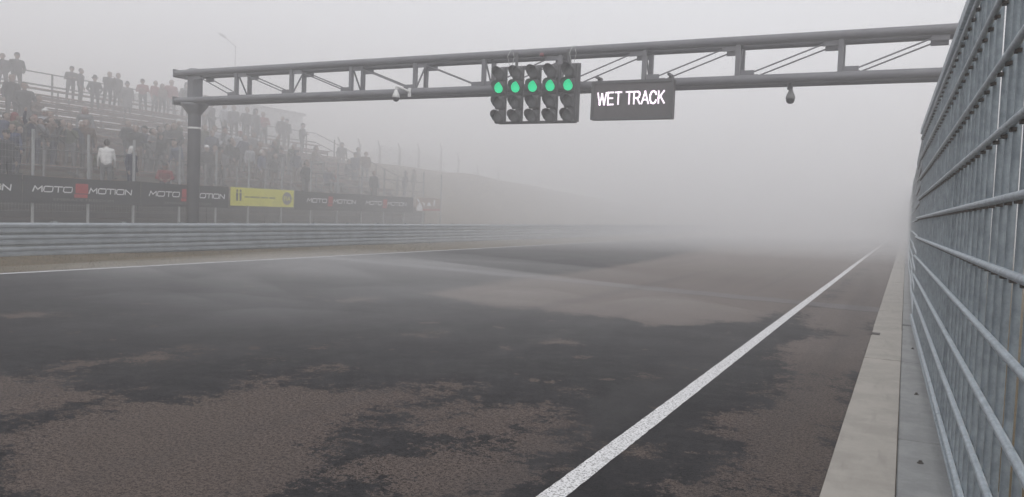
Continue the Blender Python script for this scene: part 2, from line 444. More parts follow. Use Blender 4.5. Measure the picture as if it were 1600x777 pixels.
# ------------------------------------------------------------------ gantry
GT = .54                                           # front to back
def gy(x): return 18.44+.0162*x                    # front chord plane
gz = float(tz(-20.9, 18))
gan = empty('start_gantry', (-20.87, gy(-20.87)+GT/2, gz-.15))
tag(gan, 'dark grey steel box truss gantry spanning the whole track on two posts', 'gantry')
ZB, ZT, CR_ = 4.86, 5.74, .105
for (nm, z) in (('top_chord', ZT), ('bottom_chord', ZB)):
    for dy in (0, GT):
        mb = MB().tube((-21.42, gy(-21.42)+dy, z), (1.05, gy(1.05)+dy, z), CR_, n=20)
        build(nm, mb, 'gantry_paint', gan)
PTS = [-18.9+.1, -16.68+.07, -14.47+.05, -12.30+.04, -10.13, -7.97, -5.80, -3.62, -1.46]
for i, x in enumerate(PTS):
    for dy in (0, GT):
        build('web_post', MB().box((x, gy(x)+dy, (ZT+ZB)/2), (.10, .10, ZT-ZB-.1)), 'gantry_paint', gan)
    za, zb = (ZT-.1, ZB+.1) if i % 2 == 0 else (ZB+.1, ZT-.1)
    build('cross_brace', MB().tube((x, gy(x)+.05, za), (x, gy(x)+GT-.05, zb), .024, n=8), 'gantry_paint', gan)
    for dy in (0, GT):
        build('chord_tie', MB().tube((x, gy(x)+.05, ZT if dy else ZB), (x, gy(x)+GT-.05, ZT if dy else ZB), .04, n=8), 'gantry_paint', gan)
ends = [-20.70]+PTS+[.62]
for i in range(len(ends)-1):
    a, b = ends[i], ends[i+1]
    fall = i < 5                                   # ties lean in towards the middle from both sides
    for dy in (0, GT):
        if fall: p, q = (a+.32, ZT-.16), (b-.30, ZB+.15)
        else: p, q = (b-.32, ZT-.16), (a+.30, ZB+.15)
        build('tie_rod', MB().tube((p[0], gy(p[0])+dy, p[1]), (q[0], gy(q[0])+dy, q[1]), .017, n=8), 'gantry_paint', gan)
        s = 1 if fall else -1
        for (x0, z, sg) in ((a if fall else b, ZT-.14, s), (b if fall else a, ZB+.13, -s)):
            build('gusset', MB().box((x0+sg*.20, gy(x0)+dy, z), (.34, .03, .16), bev=.004), 'gantry_paint', gan)
PX = -20.87
py = gy(PX)+GT/2
for (px, pyy, zb) in ((PX, py, gz-.15), (.90, gy(.9)+GT/2, -.10)):
    po = build('post', MB().lathe((px, pyy, 0), [(0, zb), (.20, zb), (.20, 4.42), (.21, 4.44), (.40, 4.70), (.44, 4.78), (0, 4.78)], 24), 'gantry_paint', gan)
    build('base_plate', MB().box((px, pyy, max(zb, -.02)+.06 if px > 0 else gz+.02), (.6, .6, .04), bev=.004), 'gantry_paint', po)
    build('post_head', MB().box((px, pyy, 5.32), (.26, .40, 1.10), bev=.01), 'gantry_paint', gan)
    build('post_cap', MB().lathe((px, pyy, 5.84), [(0, .06), (.20, .06), (.24, .03), (.24, -.06), (.0, -.06)], 20), 'gantry_paint', gan)
    if px < 0: build('reflective_band', MB().lathe((px, pyy, 4.0), [(.203, -.03), (.206, -.028), (.206, .028), (.203, .03)], 24), 'camera_white', po)
for x in (-21.42, 1.05):
    build('end_plate', MB().box((x, gy(x)+GT/2, ZT), (.025, GT+.26, .26), bev=.004), 'gantry_paint', gan)
    build('end_plate', MB().box((x, gy(x)+GT/2, ZB), (.025, GT+.26, .26), bev=.004), 'gantry_paint', gan)

# start lights: five columns of four lamps
lx0 = -9.47; lp = .478; LY = gy(-8.7)-.32
sig = empty('start_light_array', (-8.5, LY, 3.96))
tag(sig, 'black array of five columns of start lights with one green row lit', 'traffic light')
ROWS = [5.18, 4.83, 4.45, 4.09]
def visor_mesh():
    mb = MB(); n = 18; a0, a1 = R_(-58), R_(238); r = .150; Ls = .25
    ring = []
    for k in range(n+1):
        q = a0+(a1-a0)*k/n
        cut = .40+.60*max(0, math.sin(q))**.6 if math.sin(q) > 0 else .40*max(.35, 1+math.sin(q))
        ring.append((math.cos(q), math.sin(q), Ls*cut))
    vs = []
    for rr in (r, r-.006):
        vs += [(c*rr, 0, s*rr) for c, s, l in ring]+[(c*rr*1.02, -l, s*rr*1.02) for c, s, l in ring]
    m_ = n+1
    fs = []
    for k in range(n):
        fs += [(k, k+1, m_+k+1, m_+k), (2*m_+k, 3*m_+k, 3*m_+k+1, 2*m_+k+1), (m_+k, m_+k+1, 3*m_+k+1, 3*m_+k)]
    mb.add(vs, fs, True); return mb
rx = Matrix.Rotation(math.pi/2, 3, 'X')
vis_me = shared('visor', visor_mesh(), 'signal_black')
hous_me = shared('lamp_housing', MB().box((0, 0, 0), (.25, .13, .335), bev=.03).lathe((0, -.065, 0), [(.150, -.02), (.153, .02), (.143, .022)], 20, rot=rx), 'signal_black')
lens = MB().lathe((0, 0, 0), [(0, .040), (.05, .037), (.10, .025), (.133, .008), (.141, 0)], 20, rot=rx)
lens_off = shared('lens', lens, 'lens_off'); lens_on = shared('lens', lens, 'lens_green')
for c in range(5):
    x = lx0+c*lp
    build('back_plate', MB().box((x+.045, LY+.075, 4.655), (.215, .02, 1.43), bev=.004), 'signal_black', sig)
    if c == 4: build('side_plate', MB().box((x+.205, LY+.07, 4.655), (.09, .02, 1.43), bev=.004), 'signal_black', sig)
    for r_i, z in enumerate(ROWS):
        hh = inst('lamp_housing', hous_me, sig, (x, LY, z))
        inst('visor', vis_me, hh, (x, LY-.075, z)); inst('lens', lens_on if r_i == 1 else lens_off, hh, (x, LY-.072, z))
for z in (5.35, 4.63, 3.955):
    build('mount_rail', MB().box((lx0+2*lp+.05, LY+.13, z), (2.14, .05, .07), bev=.004), 'signal_black', sig)
for c in (.5, 3.5):
    build('hanger_bracket', MB().box((lx0+c*lp+.1, LY+.17, 4.86), (.08, .10, .5)).box((lx0+c*lp+.1, LY+.2, 5.40), (.06, .05, .7)), 'signal_black', sig)
for x in (-9.30, -7.60):
    pts = [(x+.05, LY+.05, 5.38), (x+.0, LY+.0, 5.62), (x, LY+.17, 5.80), (x+.02, gy(x)-.10, 5.84), (x+.03, gy(x)+.02, 5.86)]
    o = build('lifting_cable', MB().path(pts, .006).path([(x+.11, LY+.05, 5.38), (x+.13, LY+.12, 5.62), (x+.06, gy(x)-.12, 5.75)], .006), 'cable_light'); 
    tag(o, 'thin pale cable looped over the gantry above the start lights, %s the message board' % ('away from' if x < -9 else 'nearest'), 'cable', 'lifting cables of the start lights')
rb = MB().lathe((-8.43, gy(-8.43)-.13, 5.62), [(0, .08), (.04, .075), (.058, .045), (.06, 0), (.045, -.01), (0, -.01)], 12)
rl = empty('warning_lamp', (-8.43, gy(-8.43)-.13, 5.60)); tag(rl, 'small red warning lamp on the top chord above the start lights', 'lamp')
build('lamp_dome', rb, 'red_lamp', rl)
build('lamp_bracket', MB().box((-8.43, gy(-8.43)-.09, 5.60), (.08, .12, .03)), 'signal_black', rl)

# message board
SX0, SX1, SZ0, SZ1 = -6.99, -4.98, 3.975, 4.895; SY = gy(-6)-.33
sg = empty('message_board', ((SX0+SX1)/2, SY, SZ0)); tag(sg, 'dark LED message board reading WET TRACK hung from the gantry', 'sign')
build('housing', MB().box(((SX0+SX1)/2, SY+.10, (SZ0+SZ1)/2), (SX1-SX0, .20, SZ1-SZ0), bev=.012), 'sign_face', sg)
for (c, s) in ((((SX0+SX1)/2, SY-.012, SZ1-.03), (SX1-SX0, .024, .06)), (((SX0+SX1)/2, SY-.012, SZ0+.03), (SX1-SX0, .024, .06)), ((SX0+.03, SY-.012, (SZ0+SZ1)/2), (.06, .024, SZ1-SZ0-.12)), ((SX1-.03, SY-.012, (SZ0+SZ1)/2), (.06, .024, SZ1-SZ0-.12))):
    build('frame_edge', MB().box(c, s), 'signal_black', sg)
for x in (SX0+.12, SX1-.12):
    build('hanger_bracket', MB().box((x, SY+.24, 4.97), (.10, .12, .10), bev=.01).box((x, SY+.10, 5.0), (.06, .25, .05)), 'signal_black', sg)
GL = {'W': ([[(0, 1), (.22, 0), (.45, .92), (.68, 0), (.90, 1)]], 1.02), 'E': ([[(.62, 0), (.06, 0), (.06, 1), (.60, 1)], [(.06, .52), (.55, .52)]], .80), 'T': ([[(0, 1), (.66, 1)], [(.33, 1), (.33, 0)]], .76),
      'R': ([[(.06, 0), (.06, 1), (.45, 1), (.60, .92), (.64, .75), (.58, .57), (.44, .48), (.06, .48)], [(.38, .48), (.66, 0)]], .84), 'A': ([[(0, 0), (.34, 1), (.68, 0)], [(.13, .32), (.55, .32)]], .80),
      'C': ([[(.64, .72), (.56, .92), (.38, 1), (.18, .94), (.06, .72), (.04, .5), (.06, .28), (.18, .06), (.38, 0), (.56, .08), (.65, .28)]], .82), 'K': ([[(.06, 1), (.06, 0)], [(.60, 1), (.06, .40)], [(.24, .56), (.64, 0)]], .72), ' ': ([], .36)}
tot = sum(GL[c][1] for c in 'WET TRACK'); ks = 1.66/tot; xx = 0; tx = MB(); hh_ = .285; th_ = .040
for c in 'WET TRACK':
    for st in GL[c][0]:
        pts = [Vector(((xx+px_)*ks, pz*hh_)) for px_, pz in st]
        for p0, p1 in zip(pts[:-1], pts[1:]):
            d = (p1-p0).normalized(); nr = Vector((-d.y, d.x))*th_/2; p0, p1 = p0-d*th_*.32, p1+d*th_*.32
            tx.add([(SX0+.17+q.x, SY-.008, 4.335+q.y) for q in (p0+nr, p1+nr, p1-nr, p0-nr)], [(0, 1, 2, 3)])
    xx += GL[c][1]
build('led_text', tx, 'led_white', sg)

# dome cameras
def dome_cam(x, arm, label):
    y0 = gy(x)-.11
    e = empty('dome_camera', (x, y0, ZB)); tag(e, label, 'camera', 'dome cameras on the gantry')
    cx_, cy_ = x, y0-.28
    if arm:
        build('bracket', MB().box((x+.23, y0+.02, 4.84), (.10, .03, .24), bev=.005).path([(x+.23, y0, 4.86), (x+.12, y0-.12, 4.92), (x, cy_, 4.96), (x, cy_, 4.88)], .032, 8), 'camera_white', e)
        zt = 4.89
    else:
        cy_ = gy(x)+.2
        build('bracket', MB().tube((x-.02, cy_, 4.80), (x-.02, cy_, 4.64), .06, n=10), 'gantry_paint', e); zt = 4.66
    build('shroud', MB().lathe((cx_, cy_, zt-.22), [(0, .20), (.04, .20), (.055, .15), (.095, .06), (.105, 0), (.09, -.01)], 16), 'camera_white' if arm else 'walk_steel', e)
    build('dome', MB().lathe((cx_, cy_, zt-.22), [(.092, .0), (.092, -.045), (.075, -.085), (.045, -.11), (0, -.12)], 16), 'camera_dome', e)
dome_cam(-12.60, True, 'white dome camera on a bent arm left of the start lights')
dome_cam(-2.47, False, 'grey dome camera on a short stem under the bare end of the beam')

# ------------------------------------------------------------------ spectator fence with its banners
FZ1 = 3.63
fn = empty('spectator_fence', (FX, 12, 1.1)); tag(fn, 'tall wire mesh spectator fence on pale posts carrying the banners', 'fence')
fy = [on_x(u, 230, FX)[1] for u in (53, 140, 211, 283, 340, 391, 443)]
fys = [fy[0]-1.75*k for k in (4, 3, 2, 1)]+fy+[fy[-1]+1.85*k for k in range(1, 8)]
fp_me = shared('post', MB().box((0, 0, 1.2), (.07, .07, 2.9), bev=.01), 'fence_post')
for i, y in enumerate(fys): inst('post', fp_me, fn, (FX-.05, y, 1.0+random.uniform(-.05, .03)), rot=(random.uniform(-.006, .006), random.uniform(-.006, .006), 0))
mesh_mb = MB()
for a, b in zip(fys[:-1], fys[1:]):
    mm = MB()
    for z in np.arange(1.15, FZ1, .20): mm.tube((FX, a, z), (FX, b, z), .0022, n=3, caps=False)
    for y in np.arange(a, b, .10): mm.tube((FX, y, 1.15), (FX, y, FZ1), .0018, n=3, caps=False)
    o = build('mesh_panel', mm, 'fence_post', fn)
BN = FX+.03
def frame_b(y0, z0, d0=0.): return lambda x, y, d: Vector((BN+d0+d, y0+x, z0+y))
def stroke_word(word, h, y0, z0, width, th):
    """wide squared capitals drawn with flat strokes; returns MB"""
    G = {'M': ([[(0, 0), (.22, 1), (.5, .35), (.95, 1), (.95, 0)]], 1.12), 'O': ([[(.12, 0), (.0, .2), (.06, .85), (.2, 1), (.95, 1), (1.0, .8), (.94, .15), (.82, 0), (.12, 0)]], 1.14),
         'T': ([[(0, 1), (.9, 1)], [(.45, 1), (.40, 0)]], .98), 'I': ([[(.08, 1), (.02, 0)]], .22), 'N': ([[(0, 0), (.08, 1), (.80, 0), (.88, 1)]], 1.0)}
    tot = sum(G[c][1] for c in word); s = width/tot; mb = MB(); x = 0
    fr = frame_b(y0, z0, .006)
    for c in word:
        for st in G[c][0]:
            pts = [Vector(((x+px)*s, py*h)) for px, py in st]
            for a, b in zip(pts[:-1], pts[1:]):
                d = (b-a); d.normalize(); nrm = Vector((-d.y, d.x))*th/2; a2 = a-d*th*.4; b2 = b+d*th*.4
                mb.add([fr(*(a2+nrm), 0), fr(*(b2+nrm), 0), fr(*(b2-nrm), 0), fr(*(a2-nrm), 0)], [(0, 1, 2, 3)])
        x += G[c][1]
    return mb
BZ0, BZ1 = 1.40, 2.24
def banner_y(u): return float(on_x(u, 305, FX)[1])
def moto(u0, u1, u2, u3, b0, b1, label):
    """MOTO from u0 to u1, red block, MOTION from u2 to u3; cloth from b0 to b1 (world Y)"""
    e = empty('advertising_banner', (BN, (b0+b1)/2, BZ0)); tag(e, label, 'banner', 'black advertising banners on the spectator fence')
    mb = MB(); n = 14
    vs = []
    for k in range(n+1):
        y = b0+(b1-b0)*k/n; wv = .012*math.sin(k*1.9)
        sg_ = .025*math.sin(math.pi*k/n)
        vs += [(BN+wv*.3-.004, y, BZ0+sg_*.5), (BN+wv*.3-.004, y, BZ1-sg_)]
    mb.add(vs, [(2*k, 2*k+2, 2*k+3, 2*k+1) for k in range(n)]); 
    mb.add([(x-.006, y, z) for x, y, z in vs], [(2*k, 2*k+1, 2*k+3, 2*k+2) for k in range(n)])
    build('banner_sheet', mb, 'banner_black', e)
    zc = 1.76; hh = .165
    yy = [u for u in (u0, u1, u2, u3)]
    build('lettering', stroke_word('MOTO', hh, yy[0], zc, yy[1]-yy[0], .038), 'print_white', e)
    build('lettering', stroke_word('MOTION', hh, yy[2], zc, yy[3]-yy[2], .038), 'print_white', e)
    f_ = frame_b(yy[1]+.02, zc, .006); wq = yy[2]-yy[1]-.05
    mb = MB()
    mb.add([f_(.04, -.02, 0), f_(wq, -.02, 0), f_(wq, hh+.13, 0), f_(.04, hh+.13, 0)], [(0, 1, 2, 3)])
    mb.add([f_(0, -.16, 0), f_(wq-.02, -.16, 0), f_(wq-.02, -.045, 0), f_(0, -.045, 0)], [(0, 1, 2, 3)])
    build('red_emblem', mb, 'print_red', e)
    t2, w2 = text_mesh('EMBRACE FREEDOM', .13, frame_b(0, 0))
    k2 = (yy[3]-yy[0])*.62/w2; yb = yy[0]+(yy[3]-yy[0])*.19
    t2, w2 = text_mesh('EMBRACE FREEDOM', .11, lambda x, y, d: Vector((BN+.006, yb+x*k2*1.15, zc-.27+y)))
    tag(build('tagline', t2, 'print_grey', e), kind='stuff')
uY = banner_y
c1 = [uY(50), uY(114), uY(138), uY(206)]; c2 = [uY(232), uY(281), uY(301), uY(351)]
c3 = [uY(479), uY(511), uY(520), uY(556)]; c4 = [uY(571), uY(597), uY(605), uY(635)]
Lb = c1[3]-c1[0]
c0 = [y-(Lb+.62) for y in c1]
ed = [c0[0]-.35, (c0[3]+c1[0])/2, (c1[3]+c2[0])/2, uY(357)-.03, uY(459)+.03, (c3[3]+c4[0])/2, uY(645)]
moto(*c0, ed[0], ed[1]-.01, 'black MOTO MOTION banner of which only the last letters show')
moto(*c1, ed[1]+.01, ed[2]-.01, 'black MOTO MOTION banner with red emblem in full view before the crowd')
moto(*c2, ed[2]+.01, ed[3], 'black MOTO MOTION banner crossed by the gantry post')
moto(*c3, ed[4], ed[5]-.01, 'black MOTO MOTION banner next to the yellow banner past the gantry post')
moto(*c4, ed[5]+.01, ed[6], 'black MOTO MOTION banner beside the brown picture banner at the row end')
# yellow banner
y0, y1 = uY(359), uY(458); zz0, zz1 = 1.50, 2.235
e = empty('yellow_banner', (BN, (y0+y1)/2, zz0)); tag(e, 'yellow banner with a dark round FIA emblem on the spectator fence', 'banner')
build('banner_sheet', MB().box((BN+.006, (y0+y1)/2, (zz0+zz1)/2), (.008, y1-y0, zz1-zz0)), 'banner_yellow', e)
fr = frame_b(y0, zz0, .0125)
mb = MB(); cxx, cyy, rr = (y1-y0)*.885, .37, .27
q = [(cxx+rr*1.05*math.cos(k*math.pi/16), cyy+rr*math.sin(k*math.pi/16)) for k in range(32)]
mb.add([fr(x, y, 0) for x, y in q], [tuple(range(32))]); build('round_emblem', mb, 'print_grey', e)
t2, w2 = text_mesh('FIA', .28, lambda x, y, d: Vector((0, x, y)))
t2, _ = text_mesh('FIA', .28, lambda x, y, d: Vector((BN+.016, y0+cxx-.20+x*.40/w2, zz0+cyy-.10+y)), bold=.004); build('lettering', t2, 'banner_yellow', e)
mb = MB(); xq = (y1-y0)*.21; RB = random.Random(3)        # the line of print is too fine to read in the photograph: letter-sized dabs
for wlen in (13, 6, 6):
    for _ in range(wlen):
        w4 = (y1-y0)*.50/28*RB.uniform(.5, .8); mb.add([fr(xq, .335, 0), fr(xq+w4, .335, 0), fr(xq+w4, .335+RB.uniform(.05, .07), 0), fr(xq, .40, 0)], [(0, 1, 2, 3)]); xq += (y1-y0)*.50/28
    xq += (y1-y0)*.50/28
tag(build('fine_print', mb, 'print_dark', e), kind='stuff')
for ox in (.30, .48):
    x = ox; mb = MB()
    mb.add([fr(x, .20, 0), fr(x+.09, .20, 0), fr(x+.10, .52, 0), fr(x-.02, .52, 0)], [(0, 1, 2, 3)])
    q = [(x+.045+.05*math.cos(k*math.pi/5), .60+.055*math.sin(k*math.pi/5)) for k in range(10)]
    mb.add([fr(a, b, 0) for a, b in q], [tuple(range(10))])
    build('figure_print', mb, 'print_dark', e)
# picture banner
y0, y1 = uY(649), uY(688); zz0, zz1 = 1.50, 2.24
e = empty('picture_banner', (BN, (y0+y1)/2, zz0)); tag(e, 'brown picture banner with white figure and red stripe at the end of the row', 'banner')
build('banner_sheet', MB().box((BN+.006, (y0+y1)/2, (zz0+zz1)/2), (.008, y1-y0, zz1-zz0)), 'banner_brown', e)
fr = frame_b(y0, zz0, .0125); W_ = y1-y0
def pl(pts, z=0): 
    return [fr(x*W_, y*(zz1-zz0), z) for x, y in pts]
mb = MB()
mb.add(pl([(.03, .03), (.27, .03), (.26, .32), (.19, .62), (.13, .63), (.05, .38)]), [(0, 1, 2, 3, 4, 5)])
mb.add(pl([(.02, .93), (.10, .90), (.17, .68), (.11, .64)]), [(0, 1, 2, 3)])
mb.add(pl([(.22, .72), (.36, .58), (.35, .36), (.31, .36), (.30, .54)]), [(0, 1, 2, 3, 4)])
mb.add(pl([(.42, .42), (.62, .42), (.58, .58), (.52, .72), (.46, .60)]), [(0, 1, 2, 3, 4)])
mb.add(pl([(.70, .46), (.76, .46), (.77, .90), (.71, .90)]), [(0, 1, 2, 3)])
build('figure_print', mb, 'print_white', e)
mb = MB(); mb.add(pl([(.28, .06), (1, .10), (1, .19), (.28, .16)]), [(0, 1, 2, 3)]); build('red_stripe', mb, 'print_red', e)

# ------------------------------------------------------------------ grandstand terraces
def row_x(i): return -27.0-.8*i
def row_z(i): return 2.30+.37*i
def stand(name, y0, y1, rows, label):
    e = empty(name, (-27, (y0+y1)/2, 1.8)); tag(e, label, 'grandstand', 'timber terraces behind the spectator fence')
    n = max(1, round((y1-y0)/4.1)); Ls = (y1-y0)/n
    tread = shared('tread_plank', MB().box((0, 0, 0), (.36, Ls-.03, .045)), 'timber')
    seat = shared('bench_plank', MB().box((0, 0, 0), (.28, Ls-.05, .045)), 'timber')
    riser = shared('riser_board', MB().box((0, 0, 0), (.035, Ls-.04, .09)), 'timber')
    leg = shared('bench_leg', MB().box((0, 0, 0), (.06, .05, .36)), 'stand_steel')
    for i in range(rows):
        for k in range(n):
            yc = y0+(k+.5)*Ls
            inst('tread_plank', tread, e, (row_x(i)+.14, yc, row_z(i)-.022+random.uniform(-.006, .006)), rot=(0, random.uniform(-.01, .01), 0))
            inst('riser_board', riser, e, (row_x(i)+.29, yc, row_z(i)-.10+random.uniform(-.006, .006)))
            inst('bench_plank', seat, e, (row_x(i)-.33, yc, row_z(i)+.40+random.uniform(-.008, .008)), rot=(random.uniform(-.002, .002), random.uniform(-.02, .02), 0))
    for k in range(2*n+1):
        y = min(max(y0+k*Ls/2, y0+.1), y1-.1)
        a = Vector((row_x(0)+.2, y, row_z(0)-.16)); b = Vector((row_x(rows-1)-.4, y, row_z(rows-1)-.09))
        d = b-a
        build('stringer', MB().box((a+b)/2, (d.length, .06, .16), rot=Matrix.Rotation(-math.atan2(d.z, d.x), 3, 'Y')), 'stand_steel', e)
        for i in range(rows): inst('bench_leg', leg, e, (row_x(i)-.33, y+(.04 if y < y1-.2 else -.04), row_z(i)+.19))
        zt = float(tz(b.x, y)); build('support_post', MB().box((b.x+.05, y, (zt+b.z)/2-.1), (.08, .08, b.z-zt+.1)), 'stand_steel', e)
    xr = row_x(rows-1)-.62; zr = row_z(rows-1)
    for z in (zr+1.18, zr+.62, zr+.42):
        build('handrail', MB().tube((xr, y0, z), (xr, y1, z), .028 if z > zr+1 else .04, n=8), 'stand_steel', e)
    for y in np.arange(y0+.4, y1+.1, 3.6):
        build('rail_post', MB().box((xr, y, zr+.55), (.07, .07, 1.3)), 'stand_steel', e)
    return e
YA0, YA1, YB1 = 12.0, 30.0, 38.6
stand('grandstand', YA0, YA1, 11, 'tall open timber grandstand of eleven bench rows with top handrail')
stB = stand('grandstand', YA1+.15, YB1, 8, 'lower timber grandstand block of eight bench rows before the grey hall')
# end railing of the low block
for off in (1.15, .6):
    a = (row_x(7)-.6, YB1+.08, row_z(7)+off); b = (row_x(0)+.4, YB1+.08, row_z(0)+off-.1)
    build('handrail', MB().tube(a, b, .028, n=8), 'stand_steel', stB)
for i in (0, 2, 4, 6): build('rail_post', MB().box((row_x(i), YB1+.08, row_z(i)+.5), (.06, .06, 1.3)), 'stand_steel', stB)
# boarded walkway in front of the terraces
ww = empty('terrace_walkway', (-25.7, 25, .6)); tag(ww, 'dark boarded walkway with added dark front boards below the terraces', 'walkway')
ske = shared('bank_dark_board', MB().box((0, 0, 0), (.04, 3.18, .26), bev=.004), 'bank_dark'); dke = shared('deck_plank', MB().box((0, 0, 0), (.30, 3.18, .05)), 'timber')
for k in range(9):
    for q in range(5): inst('bank_dark_board', ske, ww, (-25.14+random.uniform(-.006, .006), 11.6+3.2*k, .50+.27*q))  # dark front boards added in place of the shaded, dark-soiled bank
    for q in range(5): inst('deck_plank', dke, ww, (-25.3-.33*q, 11.6+3.2*k, 1.775))
# walkway barrier
wk = empty('walkway_railing', (-25.9, 24, 1.8)); tag(wk, 'steel railing between the spectator fence and the terraces', 'railing')
for z in (3.18, 2.62): build('rail', MB().tube((-25.9, 11, z), (-25.9, 40, z), .022, n=8), 'stand_steel', wk)
rp = shared('rail_post', MB().box((0, 0, .7), (.06, .06, 1.5)), 'walk_steel')
for y in np.arange(11.2, 40, 1.7*1.0): inst('rail_post', rp, wk, (-25.9, y+.3, 1.7))

# grey hall behind, hut, lamp mast, perimeter posts
hx, hy0, hy1, hz = -42.0, 36.0, 47.2, 8.55
hl = empty('grey_hall', (hx-4, (hy0+hy1)/2, 4.7)); tag(hl, 'pale grey flat roofed hall rising behind the lower grandstand', 'building')
for k in range(6):
    y = hy0+(k+.5)*(hy1-hy0)/6; build('wall_panel', MB().box((hx, y, 6.5), (.12, (hy1-hy0)/6-.03, 4.0)), 'hall_cladding', hl)
build('wall', MB().box((hx-4.1, (hy0+hy1)/2, 6.45), (8.0, hy1-hy0-.06, 3.9)), 'hall_cladding', hl)
build('roof_edge', MB().box((hx-4, (hy0+hy1)/2, 8.48), (8.5, hy1-hy0+.3, .18)), 'trim_dark', hl)
build('door', MB().box((hx+.065, hy1-2.2, 5.7), (.02, 1.0, 2.1)), 'trim_dark', hl)
ht = empty('service_hut', (-52, 76, 4.6)); tag(ht, 'faint low hut with a pitched roof far behind the perimeter fence', 'building')
build('wall', MB().box((-52, 76, 5.7), (5, 9, 2.6)), 'hall_cladding', ht)
mb = MB(); mb.add([(-54.8, 71.2, 7.0), (-49.2, 71.2, 7.0), (-52, 71.2, 8.4), (-54.8, 80.8, 7.0), (-49.2, 80.8, 7.0), (-52, 80.8, 8.4)], [(0, 1, 2), (3, 5, 4), (0, 2, 5, 3), (1, 4, 5, 2), (0, 3, 4, 1)])
build('roof', mb, 'trim_dark', ht)
build('door', MB().box((-49.48, 77.5, 5.5), (.06, 1, 2.0)), 'trim_dark', ht)
for y in (73, 75): build('window', MB().box((-49.48, y, 6.0), (.06, 1.0, .8)), 'glass_dark', ht)
lm = on_x(368, 72, -45.0)
le = empty('lamp_mast', (-45, lm[1], 4.7)); tag(le, 'slender lamp mast with a slanting arm rising behind the gantry beam', 'street lamp')
build('mast', MB().tube((-45, lm[1], 4.6), (-45, lm[1], lm[2]), .055, .035, n=10), 'stand_steel', le)
ar = build('arm', MB().tube((-45, lm[1], lm[2]-.05), (-45, lm[1]-1.0, lm[2]+.42), .04, n=8), 'stand_steel', le)
build('lamp_head', MB().box((-45, lm[1]-1.25, lm[2]+.50), (.22, .62, .12), rot=Matrix.Rotation(-.3, 3, 'X'), bev=.03), 'stand_steel', ar)
pf = empty('perimeter_fence', (-38, 60, 4.6)); tag(pf, 'row of perimeter fence posts with cranked tops along the grassy bank', 'fence')
PU = [(532, 215), (563, 218), (594, 222), (625, 225), (655, 225), (690, 225), (717, 240), (747, 259), (779, 262), (815, 266)]
ply = []
for (u, v) in PU:
    p = on_x(u, v, -38.0); y = float(p[1]); zt = float(p[2]); zb = 4.5 if y < 60 else 1.5+3.3*max(.5, 1-(y-60)/90)
    ply.append((y, zb, zt))
    build('fence_post', MB().box((-38, y, (zb-.3+zt-.4)/2), (.13, .13, zt-.4-zb+.3)).tube((-38, y, zt-.44), (-37.9, y-.42, zt), .065, n=6), 'trim_dark', pf)
for (a, b) in zip(ply[:-1], ply[1:]):
    mm = MB()
    for f in (.15, .4, .65, .9): mm.tube((-38, a[0], a[1]+(a[2]-.4-a[1])*f), (-38, b[0], b[1]+(b[2]-.4-b[1])*f), .008, n=4, caps=False)
    build('fence_wire', mm, 'stand_steel', pf)

